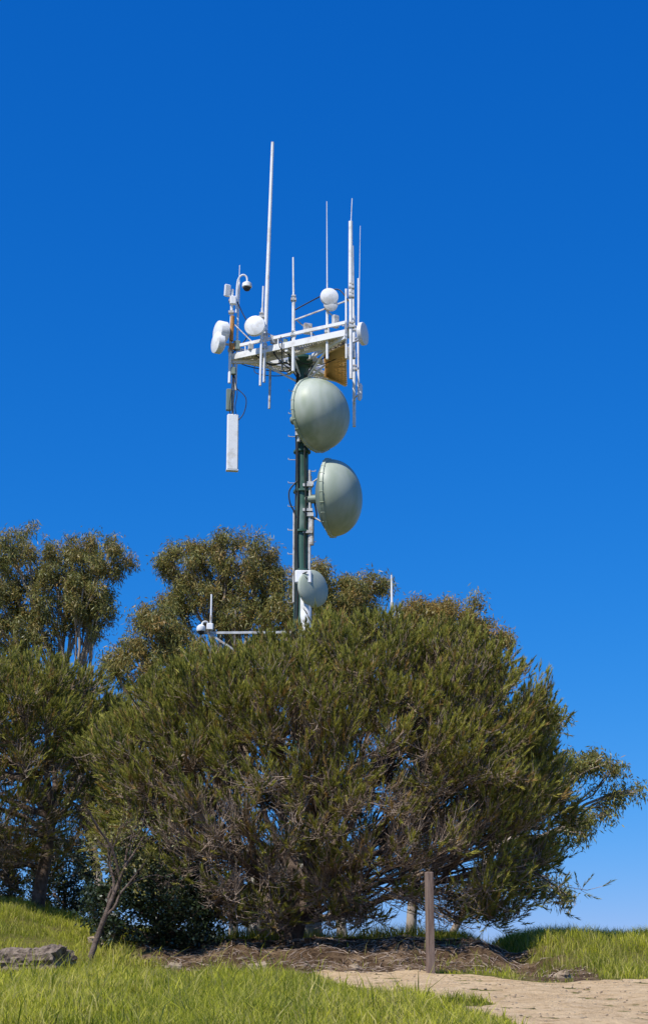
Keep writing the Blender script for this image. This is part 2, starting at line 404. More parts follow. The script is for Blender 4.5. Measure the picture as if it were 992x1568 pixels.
# ---- eucalyptus
def euc(name, base, fork, blobs, ntip, nclump, nlimb, nsec, seed, rt=.2, nn=18, dryb=.24, lsize=.2):
    rng = np.random.default_rng(seed)
    vol = np.array([b[3]*b[4]*b[5] for b in blobs])**(2/3); vol /= vol.sum()
    w = rng.choice(len(blobs), ntip, p=vol); Bq = np.array(blobs)[w]
    u = sphere_dirs(ntip, rng); sh = rng.uniform(.3, 1.2, ntip)**.6
    P = Bq[:, :3]+u*Bq[:, 3:6]*sh[:, None]*(1+.18*np.sin(7*u[:, :1]+5*u[:, 2:3]+w[:, None]))
    keep = (u[:, 2] > -.35) | (rng.uniform(0, 1, ntip) < .6)
    P = P[keep]; u = u[keep]; sh = sh[keep]
    e, b, small, (W0, W1, W2, tan, S) = build_tree(name, base, fork, P, None, nlimb, nsec, rt, rng, lo_t=.5, up=.2, tamp=.09,
        rl=(.07, .03), rs=(.028, .012), rw=(.011, .005), bark=M_ebark, droop=.3, clump=.33)
    idx = np.repeat(np.arange(len(P)), nclump); t = rng.uniform(.5, 1, len(idx))
    pos = bez(W0[idx], W1[idx], W2[idx], t)+rng.normal(0, .09, (len(idx), 3))
    dry = np.clip(rng.normal(dryb, .28, len(P)), 0, 1)[idx]
    V, F, va, dr = leaves(pos, nn, .12, lsize, .036, .75, rng, dry)
    mk_mesh('leaf_foliage', V, [F], M_euc, {'var': va, 'dry': dr}, False, e, b)
    small.mesh('twigs', M_ebark, e, b)
euc('eucalyptus_tree', (-6.9, 60, terr(-6.9, 60)), (-9.4, 60, 12.3),
    [(-11.1, 60, 16.6, 1.3, 1.4, 1.1), (-8.5, 60, 16.3, 1.35, 1.3, 1.25), (-9.6, 60, 15.2, 1.6, 1.6, 1.2), (-12.2, 60, 14.8, 1.3, 1.3, 1.4),
     (-8.4, 60, 14.6, 1.0, 1.2, .9), (-10.8, 59.5, 13.6, 1.4, 1, .9)], 1050, 3, 18, 110, 41)
euc('eucalyptus_tree', (-3.2, 61, terr(-3.2, 61)), (-3.4, 61, 12.6),
    [(-5.2, 61, 16.5, 1.1, 1.2, 1.0), (-3.3, 61, 16.9, 1.6, 1.3, 1.0), (-4.3, 61, 15.4, 1.5, 1.3, 1.0), (-2.1, 61, 15.8, 1.05, 1.1, 1.1),
     (-3.0, 60.5, 14.4, 1.4, 1.1, .8), (-5.6, 61, 14.9, .6, .6, .6)], 860, 3, 16, 90, 42)
euc('eucalyptus_tree', (-5.2, 58, terr(-5.2, 58)), (-5.6, 58, 11.2),
    [(-5.9, 58, 13.5, 1.0, 1, .9), (-6.4, 58, 12.2, 1.3, 1, .9), (-4.8, 58, 12.7, .9, .9, .7)], 400, 3, 9, 40, 43, rt=.14)
euc('eucalyptus_tree', (.7, 60, terr(.7, 60)), (.6, 60, 12.6),
    [(-.3, 60, 15.6, 1.0, 1.1, .8), (1.3, 60, 15.2, 1.1, 1.1, .9), (.4, 60, 14.4, 1.6, 1.2, .9), (-1.3, 60, 14.6, .8, .8, .9)], 520, 3, 11, 56, 44)
euc('eucalyptus_tree', (2.6, 58, terr(2.6, 58)), (3.6, 58, 11.8),
    [(3.6, 58, 14.0, 1.1, 1.1, .6), (4.9, 58, 13.9, 1.0, 1, .75), (5.8, 58, 13.0, .9, .9, .7), (4.3, 58, 13.2, 1.4, 1.1, .8)], 440, 3, 11, 48, 45, dryb=.45)
euc('eucalyptus_tree', (3.0, 45.5, terr(3.0, 45.5)), (4.6, 46, 4.8),
    [(5.9, 46, 8.0, .7, .9, .7), (6.6, 46, 6.9, .8, .9, .45), (7.6, 46, 6.8, .75, .7, .45), (8.2, 46, 6.0, .55, .6, .35), (6.8, 46, 5.2, .7, .8, .4),
     (5.6, 46, 4.6, .8, .9, .6), (6.1, 45.6, 3.5, .6, .7, .35), (5.8, 46, 6.2, .6, .6, .6), (7.4, 46, 5.6, .5, .5, .35)], 340, 3, 12, 56, 46, rt=.11, nn=13, lsize=.17, dryb=.12)

# ---- dark shrubs under the pines
def shrub(c, ax, n, seed):
    rng = np.random.default_rng(seed); u = sphere_dirs(n, rng)
    P = np.array(c)+u*np.array(ax)*(rng.uniform(.5, 1.08, n)**.5)[:, None]*(1+.2*np.sin(5*u[:, :1]+4*u[:, 2:3]))
    P = P[P[:, 2] > terr(P[:, 0], P[:, 1])+.05]
    e, b, small, W = build_tree('evergreen_shrub', (c[0], c[1], terr(c[0], c[1])), (c[0], c[1], c[2]-.3), P, None, 8, 50, .06, rng, lo_t=.3, rl=(.03, .015), rs=(.015, .008), rw=(.006, .003))
    V, F, va, dr = leaves(np.repeat(P, 3, 0)+rng.normal(0, .07, (len(P)*3, 3)), 9, .06, .085, .05, .2, rng, np.full(len(P)*3, .0))
    mk_mesh('leaf_foliage', V, [F], M_bush, {'var': va, 'dry': dr}, False, e, b); small.mesh('twigs', M_bark, e, b)
shrub((-3.5, 36.4, 2.5), (1.35, 1.1, 1.15), 1000, 5)
shrub((-10.2, 50.5, 4.6), (1.5, 1.2, 1.5), 800, 6)
shrub((-7.6, 51, 4.3), (1.0, 1.1, 1.3), 500, 8)

# ---- fallen twigs and litter on the bare bank
rng = np.random.default_rng(15)
n = 1500; x = rng.uniform(-4.6, 5.0, n); y = rng.uniform(33.1, 37.5, n); k = soilmask(x, y) > .5; x = x[k]; y = y[k]; n = len(x)
a = rng.uniform(0, 6.28, n); l = rng.uniform(.05, .3, n)
P0 = np.stack([x, y, terr(x, y)+.015], 1); x2 = x+np.cos(a)*l; y2 = y+np.sin(a)*l
P2 = np.stack([x2, y2, terr(x2, y2)+.02], 1)
tb = Tubes(); tb.add(P0, (P0+P2)/2+np.stack([0*x, 0*x, rng.uniform(0, .06, n)], 1), P2, rng.uniform(.004, .012, n), np.full(n, .004), 2, 4, 0, rng)
tb.mesh('fallen_twigs', M_twig)

# ------------------------------------------------------------------ solid part builder
class MB:
    def __init__(s): s.V = []; s.F = {}; s.n = 0
    def _a(s, V, F):
        for f in F: s.F.setdefault(len(f), []).append([i+s.n for i in f])
        s.V += [tuple(v) for v in V]; s.n += len(V)
    def lathe(s, o, axis, prof, n=20, caps=True):
        o = Vector(o); a = Vector(axis).normalized()
        r = Vector((0, 0, 1)) if abs(a.z) < .9 else Vector((1, 0, 0))
        u = a.cross(r).normalized(); v = a.cross(u)
        V = []; F = []
        for (rr, h) in prof:
            for i in range(n):
                t = 2*math.pi*i/n; V.append(o+a*h+(u*math.cos(t)+v*math.sin(t))*rr)
        for k in range(len(prof)-1):
            for i in range(n):
                j = (i+1) % n; F.append((k*n+i, k*n+j, (k+1)*n+j, (k+1)*n+i))
        if caps:
            F.append(tuple(range(n))); F.append(tuple((len(prof)-1)*n+i for i in range(n)))
        s._a(V, F); return s
    def cyl(s, p0, p1, r, r1=None, n=10):
        p0 = Vector(p0); p1 = Vector(p1); return s.lathe(p0, p1-p0, [(r, 0), (r if r1 is None else r1, (p1-p0).length)], n)
    def poly(s, pts, r, n=6):
        P = [Vector(p) for p in pts]; P = [P[0]]+P+[P[-1]]; Q = []
        for i in range(1, len(P)-2):
            for k in range(6):
                t = k/6; a, b, c, d = P[i-1:i+3]
                Q.append(.5*((2*b)+(-a+c)*t+(2*a-5*b+4*c-d)*t*t+(-a+3*b-3*c+d)*t**3))
        Q.append(P[-2])
        for a, b in zip(Q[:-1], Q[1:]):
            if (b-a).length > 1e-5: s.cyl(a, b, r, n=n)
        return s
    def box(s, c, sz, rz=0.0, rx=0.0, bev=0.0):
        c = Vector(c); m = Matrix.Rotation(rz, 3, 'Z') @ Matrix.Rotation(rx, 3, 'X')
        h = [q/2 for q in sz]
        if bev <= 0:
            V = [c+m @ Vector((x*h[0], y*h[1], z*h[2])) for z in (-1, 1) for (x, y) in ((-1, -1), (1, -1), (1, 1), (-1, 1))]
            F = [(3, 2, 1, 0), (4, 5, 6, 7), (0, 1, 5, 4), (1, 2, 6, 5), (2, 3, 7, 6), (3, 0, 4, 7)]
            s._a(V, F); return s
        ring = []
        for (sx, sy) in ((-1, -1), (1, -1), (1, 1), (-1, 1)):
            ring += [(sx*h[0], sy*(h[1]-bev)), (sx*(h[0]-bev), sy*h[1])]
        ring = sorted(ring, key=lambda q: math.atan2(q[1]/h[1], q[0]/h[0]))
        V = []
        for (zz, k) in ((-h[2], bev), (-h[2]+bev, 0), (h[2]-bev, 0), (h[2], bev)):
            for (x, y) in ring:
                V.append(c+m @ Vector((x*(1-k/h[0]) if k else x, y*(1-k/h[1]) if k else y, zz)))
        F = []
        for k in range(3):
            for i in range(8):
                j = (i+1) % 8; F.append((k*8+i, k*8+j, (k+1)*8+j, (k+1)*8+i))
        F.append(tuple(range(7, -1, -1))); F.append(tuple(24+i for i in range(8)))
        s._a(V, F); return s
    def beam(s, p0, p1, w, h):
        p0 = Vector(p0); p1 = Vector(p1); d = (p1-p0).normalized()
        sd = d.cross(Vector((0, 0, 1))).normalized()*w/2; up = sd.cross(d).normalized()*h/2
        V = [p+a*sd+b*up for p in (p0, p1) for (a, b) in ((-1, -1), (1, -1), (1, 1), (-1, 1))]
        F = [(3, 2, 1, 0), (4, 5, 6, 7), (0, 1, 5, 4), (1, 2, 6, 5), (2, 3, 7, 6), (3, 0, 4, 7)]
        s._a(V, F); return s
    def obj(s, name, mat, parent=None, ploc=(0, 0, 0), smooth=False):
        ob = mk_mesh(name, s.V, [np.array(f) for f in s.F.values()], mat, None, smooth, parent, ploc)
        if smooth:
            try:
                ob.data.set_sharp_from_angle(angle=math.radians(40))
            except Exception: pass
        return ob

# ------------------------------------------------------------------ tower
TX, TY = -.68, 50.0
tz = float(terr(TX, TY)); tloc = (TX, TY, tz)
T = empty('communications_tower', tloc)
def ad(mb, name, mat, smooth=True): return mb.obj(name, mat, T, tloc, smooth)
mb = MB().lathe((TX, TY, tz-.3), (0, 0, 1), [(.42, 0), (.42, .5), (.30, .55), (.27, 6), (.245, 13.2-tz), (.245, 13.25-tz), (.20, 13.6-tz), (.195, 20.6-tz), (.15, 20.65-tz)], 20)
for z in (13.35, 14.6, 15.9, 17.2, 18.9): mb.lathe((TX, TY, z), (0, 0, 1), [(.25, 0), (.27, .01), (.27, .07), (.25, .08)], 20)
ad(mb, 'pole', M_green)
mb = MB().lathe((TX, TY, 20.0), (0, 0, 1), [(.2, 0), (.34, .22), (.46, .26), (.46, .34), (.2, .36)], 24)
ad(mb, 'pole_head_collar', M_green)
mb = MB()
for i, z in enumerate(np.arange(10.5, 19.6, .38)):
    sx = -1 if i % 2 else 1
    x1 = TX+sx*.42
    mb.cyl((TX+sx*.15, TY-.05, z), (x1, TY-.08, z), .012, n=6); mb.cyl((x1, TY-.08, z), (x1, TY-.08, z+.05), .012, n=6)
ad(mb, 'climbing_pegs', M_galv)
mb = MB()
for k, dx in enumerate((-.19, -.13, .10)):
    q = [(TX+dx, TY-.20-.01*k, 9)]
    for z in np.arange(10, 20.2, 1.4): q.append((TX+dx+.02*math.sin(z*2+k), TY-.23-.02*math.cos(z+k), z))
    mb.poly(q, .022+.006*(k % 2))
mb.poly([(TX-.2, TY-.2, 15.2), (TX-.36, TY-.25, 15.5), (TX-.38, TY-.25, 15.9), (TX-.15, TY-.25, 16.2)], .025)
mb.poly([(TX-.1, TY-.25, 19.7), (TX-.5, TY-.3, 20.1), (TX-1.0, TY-.4, 20.0), (TX-1.5, TY-.4, 20.35)], .025)
mb.poly([(TX-.1, TY-.25, 19.5), (TX-.35, TY-.5, 19.9), (TX-.4, TY-.9, 20.3), (-.95, 48.95, 20.9)], .02)
mb.poly([(TX+.1, TY-.25, 19.6), (TX+.5, TY-.6, 20.1), (.1, 49, 20.2), (.5, 48.5, 20.6)], .02)
mb.poly([(-2.8, 50, 19.4), (-2.45, 49.9, 19.0), (-2.5, 49.9, 18.5), (-2.72, 49.9, 18.2)], .016)
mb.poly([(-2.9, 49.9, 20.5), (-2.5, 49.8, 20.9), (-2.35, 49.8, 21.3), (-2.6, 49.9, 21.9), (-2.78, 49.9, 22.3)], .018)
mb.poly([(-1.0, 48.9, 21.5), (-.5, 48.8, 21.75), (.0, 48.5, 21.9)], .02)
mb.poly([(.2, 48.4, 22.0), (.5, 48.2, 21.9), (.85, 48, 21.3)], .02)
mb.poly([(TX+.2, TY, 15.0), (TX+.45, TY-.1, 15.1), (TX+.4, TY-.1, 15.6), (TX+.6, TY, 15.75)], .03)
rng = np.random.default_rng(31)
for i in range(14):
    a = Vector((rng.uniform(-2.8, .7), rng.uniform(48.8, 51), 20.25)); b = Vector((TX+rng.uniform(-.3, .3), TY+rng.uniform(-.3, .1), 20.1))
    mdp = (a+b)/2+Vector((rng.uniform(-.2, .2), rng.uniform(-.2, .2), -rng.uniform(.1, .45)))
    mb.poly([a+Vector((0, 0, .4)), a, mdp, b], .014)
ad(mb, 'coax_cables', M_dark)
mb = MB()
mb.cyl((TX+.24, TY-.12, 13.4), (TX+.24, TY-.12, 16.6), .045); mb.cyl((TX+.30, TY-.1, 14.2), (TX+.30, TY-.1, 15.0), .08)
for z in (14.6, 15.3, 16.1): mb.box((TX+.18, TY-.12, z), (.3, .2, .09))
mb.cyl((TX-.24, TY-.12, 12.4), (TX-.24, TY-.12, 15.3), .035)
ad(mb, 'white_conduits', M_galv)

def big_dish(nm, c, phi, Rr, depth, back, tilt=0):
    a = Vector((math.sin(phi), -math.cos(phi), tilt)).normalized()
    c = Vector(c)
    mb = MB().lathe(c, a, [(.16, -back-.02), (.45*Rr, -back*.88), (.78*Rr, -back*.55), (.97*Rr, -.10), (Rr*.985, -.06)], 48)
    mb.cyl(c-a*(back+.5), c-a*(back-.03), .13, n=16)
    ad(mb, nm+'_reflector', M_dgrey)
    mb = MB().lathe(c, a, [(Rr*.95, -.075), (Rr*1.03, -.065), (Rr*1.035, .03), (Rr*.99, .04)], 64, caps=False)
    for i in range(24):
        t = 2*math.pi*(i+.5)/24; u = a.cross(Vector((0, 0, 1))).normalized(); v = a.cross(u)
        q = c+(u*math.cos(t)+v*math.sin(t))*Rr*1.03
        mb.cyl(q-a*.085, q+a*.045, .014, n=6)
    ad(mb, nm+'_rim', M_dish)
    pr = [(Rr*math.cos(t)**.92, .035+depth*math.sin(t)) for t in np.linspace(0.0, math.pi/2-.02, 18)]
    mb = MB().lathe(c, a, pr, 64)
    ad(mb, nm+'_radome', M_dish)
    mb = MB(); bx = c-a*(back+.25)
    mb.cyl((bx.x, bx.y, c.z-.75), (bx.x, bx.y, c.z+.75), .06)
    for dz in (-.5, .5):
        mb.beam((TX, TY, c.z+dz), (bx.x, bx.y, c.z+dz), .1, .1)
        mb.box((bx.x, bx.y, c.z+dz), (.22, .22, .12))
    mb.cyl(bx+Vector((0, 0, -.5)), c+Vector((0, 0, -.7*Rr))-a*back*.4, .025)
    mb.cyl(bx+Vector((0, 0, .5)), c+Vector((0, 0, .7*Rr))-a*back*.4, .025)
    ad(mb, nm+'_mount', M_galv)
big_dish('upper_dish', (-.28, 49.3, 18.2), math.radians(55), 1.14, .98, .36)
big_dish('lower_dish', (.22, 49.75, 15.66), math.radians(76), 1.19, .90, .42)

# platform
A = Vector((-3.0, 50.0, 20.4)); B = Vector((.66, 48.0, 20.4)); C = Vector((.72, 52.0, 20.4)); G = (A+B+C)/3; G.x = TX; G.y = TY
mb = MB(); mg = MB()
for P, Q in ((A, B), (B, C), (C, A)):
    up = Vector((0, 0, .34))
    mb.beam(P, Q, .07, .20); mb.beam(P+up, Q+up, .06, .10)
    Pi = P.lerp(G, .42); Qi = Q.lerp(G, .42)
    Pi.z = Qi.z = 20.3
    mb.beam(Pi, Qi, .08, .14)
    nn_ = 7
    for i in range(nn_+1):
        t = i/nn_
        a = P.lerp(Q, t); b = Pi.lerp(Qi, t)
        mb.cyl(a, a+up, .022, n=6)
    ns = 40
    for i in range(1, ns):
        t = i/ns
        a = P.lerp(Q, t); b = Pi.lerp(Qi, t); a.z = 20.36; b.z = 20.36
        mg.beam(a, b, .03, .03)
    for k in (.2, .4, .6, .8):
        a = P.lerp(Pi, k); b = Q.lerp(Qi, k); a.z = b.z = 20.335
        mg.beam(a, b, .03, .02)
for P in (A, B, C, (A+B)/2, (B+C)/2, (C+A)/2):
    mb.beam(Vector((TX, TY, 20.25)), Vector((P.x, P.y, 20.26)), .09, .12)
    mb.cyl((TX+(P.x-TX)*.08, TY+(P.y-TY)*.08, 19.6), (P.x*.6+TX*.4, P.y*.6+TY*.4, 20.25), .035, n=8)
ad(mb, 'platform_frame', M_white, False); ad(mg, 'platform_grating', M_grate, False)
mb = MB()
for i in range(19):
    t = i/19
    a = B.lerp(C, .08+t*.88); b = a.lerp(G, .48); a.z = 20.12; b.z = 20.12
    mb.beam(a, b, .13, .02)
ad(mb, 'tan_deck_panels', M_tan, False)
mb = MB(); md = MB()
for i, (x, y, z, sx, sz_) in enumerate(((-2.75, 49.85, 20.75, .22, .3), (-2.3, 49.6, 20.6, .16, .2), (-1.55, 49.3, 20.7, .24, .26), (-1.2, 49.1, 20.55, .14, .2), (-.5, 48.75, 20.85, .26, .34),
        (.35, 48.3, 20.9, .2, .4), (.75, 49.2, 20.9, .22, .32), (.75, 50.6, 20.8, .26, .4), (.9, 51.4, 21.3, .16, .3), (-2.85, 49.9, 19.9, .14, .24), (.9, 48.1, 19.7, .12, .22), (-.2, 49.4, 20.05, .3, .14))):
    (mb if i % 3 else md).box((x, y, z), (sx, .14, sz_), .3*(i % 3), 0, .015)
for p0, p1 in (((-2.95, 49.9, 21.6), (-2.2, 49.6, 20.7)), ((-1.84, 49.35, 21.0), (-1.3, 49.2, 20.6)), ((-.95, 48.9, 21.3), (-.3, 48.9, 20.7)), ((.84, 48, 21.4), (.72, 49.0, 20.7)), ((1.0, 52, 21.8), (.72, 51, 20.7)), ((.1, 48.4, 21.3), (.6, 48.3, 20.75))):
    mb.cyl(p0, p1, .022, n=6)
ad(mb, 'equipment_boxes', M_galv, False); ad(md, 'dark_equipment_boxes', M_dgrey, False)

def mast(nm, p0, p1, r, mat=M_white, r1=None, n=10): ad(MB().cyl(p0, p1, r, r1, n), nm, mat)
mast('corner_mast', (-2.97, 49.9, 19.5), (-2.93, 49.9, 22.7), .05)
mast('corner_mast_rear', (-2.78, 50, 19.3), (-2.72, 50, 23.0), .035)
mb = MB().cyl((-2.93, 49.84, 20.9), (-2.90, 49.84, 21.75), .065); mb.box((-2.9, 49.82, 20.7), (.16, .12, .2)); ad(mb, 'rusty_clamp_pipe', M_rust)
mast('small_whip', (-2.72, 50, 23.0), (-2.71, 50, 23.6), .013)
mb = MB().poly([(-2.80, 49.9, 21.9), (-2.78, 49.9, 22.8), (-2.72, 49.88, 23.1), (-2.58, 49.86, 23.2), (-2.47, 49.85, 23.1), (-2.46, 49.85, 22.9)], .028, 8)
mb.lathe((-2.46, 49.85, 22.95), (0, 0, -1), [(.06, 0), (.15, .06), (.16, .18), (.14, .2)], 16); ad(mb, 'camera_gooseneck', M_white)
ad(MB().lathe((-2.46, 49.85, 22.76), (0, 0, -1), [(.125, 0), (.12, .05), (.08, .11), (.02, .13)], 16), 'camera_lens_dome', M_dark)
mb = MB().box((-3.08, 49.8, 22.62), (.2, .09, .40), .5, .12, .02); mb.box((-2.9, 49.85, 22.3), (.2, .14, .28), .2, 0, .02); ad(mb, 'flat_panel_antenna', M_white, False)
def drum(nm, c, phi, r, dep, dome=.06, n=36, mat=None):
    a = Vector((math.sin(phi), -math.cos(phi), 0)); mb = MB()
    mb.lathe(Vector(c)-a*dep, a, [(r*.25, -.10), (r*.7, -.06), (r*.97, 0), (r, .01), (r, dep), (r*.985, dep+.01), (r*.7, dep+dome*.6), (r*.3, dep+dome*.92), (.01, dep+dome)], n)
    ad(mb, nm, mat or M_white)
drum('drum_antenna_left', (-3.36, 49.75, 21.18), math.radians(-62), .36, .26)
drum('drum_antenna_left_lower', (-3.42, 49.7, 20.78), math.radians(-62), .33, .2)
mb = MB()
for z in (20.8, 21.2): mb.beam((-3.3, 49.8, z), (-2.95, 49.9, z), .06, .06)
for z in (20.6, 21.3, 21.9, 22.3): mb.box((-2.95, 49.88, z), (.17, .16, .07))
for (x, y, z) in ((-1.84, 49.35, 20.9), (-1.84, 49.35, 20.45), (-.95, 48.9, 21.9), (-.95, 48.9, 20.7), (.1, 48.4, 20.6), (.1, 48.4, 21.4), (.84, 48, 20.6), (.84, 48, 21.6), (1.0, 52, 22.2), (1.0, 52, 20.8), (-1.95, 49.1, 21.4), (.84, 48, 21.9)):
    mb.box((x, y, z), (.17, .17, .07)); mb.box((x, y, z+.12), (.13, .15, .04))
mb.beam((-.95, 48.9, 21.2), (.8, 48.1, 21.2+.35), .04, .04)
ad(mb, 'clamps_and_brackets', M_galv, False)
drum('round_panel_antenna', (-2.16, 48.95, 21.05), math.radians(-12), .33, .12)
mb = MB().cyl((-2.1, 49.1, 21.0), (-1.9, 49.2, 21.0), .04); ad(mb, 'round_antenna_arm', M_galv)
mast('tall_whip_antenna', (-1.84, 49.4, 20.8), (-1.67, 49.4, 27.7), .068, r1=.05)
mast('tall_whip_pipe', (-1.86, 49.32, 19.3), (-1.84, 49.32, 21.1), .045)
mast('side_pipe', (-1.97, 49.1, 19.1), (-1.93, 49.1, 21.7), .04)
mast('side_whip', (-1.93, 49.1, 21.6), (-1.91, 49.1, 22.45), .028)
mast('centre_pipe', (-.95, 48.9, 19.5), (-.95, 48.9, 22.0), .055)
mast('centre_whip', (-.95, 48.9, 22.0), (-.97, 48.9, 23.35), .034, r1=.028)
mast('thin_whip', (.1, 48.4, 21.9), (.09, 48.4, 25.05), .022, r1=.012)
mast('thin_whip_pipe', (.1, 48.4, 19.7), (.1, 48.4, 22.0), .045)
drum('round_antenna', (.17, 48.2, 21.70), math.radians(8), .28, .1)
drum('round_antenna_lower', (.21, 48.25, 21.46), math.radians(8), .22, .06)
mast('thick_whip', (.82, 48, 21.6), (.83, 48, 24.15), .075, r1=.065)
mast('thick_whip_tip', (.84, 48, 24.1), (.88, 48, 24.95), .014)
mast('right_front_pipe', (.82, 48, 18.9), (.82, 48, 21.7), .055)
mast('right_front_pipe_second', (.68, 48.1, 19.6), (.68, 48.1, 21.9), .035)
mast('slim_whip', (.92, 48.6, 21.0), (.90, 48.6, 23.6), .04, r1=.035)
mast('back_thin_whip', (1.12, 51, 21.4), (1.2, 51, 25.5), .018, r1=.008)
mast('back_thin_whip_base', (1.1, 51, 20.4), (1.12, 51, 23.6), .026)
mast('right_back_pipe', (.98, 52, 18.8), (1.0, 52, 22.7), .055)
mast('right_back_pipe_second', (1.12, 51.6, 19.6), (1.12, 51.6, 21.8), .04)
drum('round_antenna_right', (1.28, 50, 21.22), math.radians(68), .37, .12)
ad(MB().cyl((1.0, 50.4, 21.2), (1.2, 50, 21.2), .04), 'round_antenna_right_arm', M_galv)
ad(MB().beam((.7, 49.5, 20.6), (1.2, 50.4, 21.2), .05, .05), 'round_antenna_right_strut', M_galv)
mb = MB().lathe((1.12, 50, 18.95), (.06, 0, 1), [(.03, 0), (.07, .08), (.075, .3), (.06, .5), (.02, .58)], 12); mb.cyl((.95, 50.5, 19.2), (1.12, 50, 19.2), .025); ad(mb, 'small_oval_antenna', M_white)
ad(MB().cyl((.98, 52, 19.6), (.95, 50.5, 19.2), .025), 'oval_antenna_arm', M_galv)
mb = MB().box((-2.84, 49.9, 17.52), (.36, .15, 1.85), .15, -.02, .03); mb.box((-2.84, 49.9, 16.6), (.38, .17, .05), .15, -.02, .01); ad(mb, 'sector_panel_antenna', M_white, False)
mast('sector_panel_pipe', (-2.86, 50.05, 16.9), (-2.86, 50.05, 20.3), .04, M_galv)
mb = MB().box((-2.98, 49.95, 18.95), (.17, .14, .72), .15, 0, .02); mb.box((-2.86, 50, 18.3), (.15, .2, .08)); mb.box((-2.86, 50, 17.0), (.15, .2, .08)); ad(mb, 'radio_unit_box', M_dgrey, False)
mb = MB()
for x in (-2.93, -2.83, -2.75): mb.poly([(x, 49.85, 18.45), (x-.02, 49.8, 18.7), (x+.03, 49.85, 19.2), (-2.86, 49.95, 19.9)], .014)
ad(mb, 'sector_panel_jumpers', M_dark)
mast('hanging_pipe', (-1.72, 50.2, 18.75), (-1.7, 50.2, 20.3), .04, M_galv)
mast('hanging_pipe_left', (-1.3, 49.5, 19.8), (-1.3, 49.5, 20.6), .03, M_galv)

drum('lower_round_dish', (-.30, 49.45, 12.72), math.radians(42), .57, .10, .12, 48, M_dish)
mb = MB().box((-.62, 49.25, 13.02), (.50, .12, .42), .1, -.15, .03); ad(mb, 'small_white_panel', M_white, False)
mb = MB().beam((-.64, 49.17, 13.08), (-.50, 49.17, 12.94), .02, .03); mb.beam((-.64, 49.17, 13.10), (-.50, 49.17, 13.16), .02, .03); ad(mb, 'panel_bracket_mark', M_dark, False)
mb = MB().lathe((-.54, 49.5, 10.4), (0, 0, 1), [(.16, 0), (.17, .05), (.17, 2.25), (.13, 2.33)], 20); ad(mb, 'canister_antenna', M_white)
mb = MB().beam((-.54, 49.5, 12.0), (TX, TY, 12.0), .1, .1); mb.beam((-.3, 49.5, 12.7), (TX, TY, 12.7), .1, .1); mb.beam((-.62, 49.3, 13.0), (TX, TY, 13.0), .08, .08)
mb.beam((-3.7, 49.9, 11.45), (2.2, 49.9, 11.5), .06, .07); mb.beam((-3.4, 49.9, 11.4), (TX, TY, 9.6), .06, .06); mb.beam((2.1, 49.9, 11.4), (TX, TY, 9.6), .06, .06)
mb.cyl((-3.42, 49.9, 11.2), (-3.40, 49.9, 12.0), .04); mb.cyl((2.05, 49.9, 11.2), (2.05, 49.9, 12.4), .055)
ad(mb, 'lower_cross_arm', M_galv, False)
mast('cross_arm_whip_left', (-3.40, 49.9, 12.0), (-3.40, 49.9, 12.65), .028)
mast('cross_arm_whip_right', (2.05, 49.9, 12.3), (2.05, 49.9, 13.25), .04, r1=.03)
ad(MB().box((2.22, 49.9, 12.0), (.16, .14, .22), 0, 0, .02), 'cross_arm_box', M_white, False)
mb = MB().poly([(-3.42, 49.85, 11.55), (-3.5, 49.8, 11.75), (-3.62, 49.75, 11.75), (-3.68, 49.72, 11.6)], .03, 8)
mb.lathe((-3.68, 49.72, 11.66), (0, 0, -1), [(.06, 0), (.13, .06), (.14, .16), (.12, .2)], 16); mb.box((-3.42, 49.83, 11.62), (.2, .16, .2), 0, 0, .02); ad(mb, 'lower_camera', M_white)
ad(MB().lathe((-3.68, 49.72, 11.46), (0, 0, -1), [(.10, 0), (.09, .05), (.05, .1), (.01, .11)], 14), 'lower_camera_dome', M_dark)

# ------------------------------------------------------------------ shelter behind the tree
sz = float(terr(-1.0, 45))
S = empty('equipment_shelter', (-1.0, 45, sz)); sl_ = (-1.0, 45, sz)
MB().box((-1.0, 45, sz+1.05), (1.9, 1.9, 2.3)).obj('walls', M_shel, S, sl_)
MB().box((-1.0, 45, sz+2.28), (2.15, 2.15, .14)).obj('roof', M_roof, S, sl_)
MB().box((-1.2, 44.035, sz+.95), (.85, .04, 1.9)).obj('door', M_dgrey, S, sl_)
MB().box((-.4, 44.03, sz+1.5), (.4, .05, .4)).obj('vent', M_galv, S, sl_)

# ------------------------------------------------------------------ wooden post
px_, py_ = 2.0, 33.0; pz = float(terr(px_, py_))
MB().box((px_, py_, pz+.78), (.145, .14, 2.2), .25, 0, .015).obj('wooden_post', M_post)

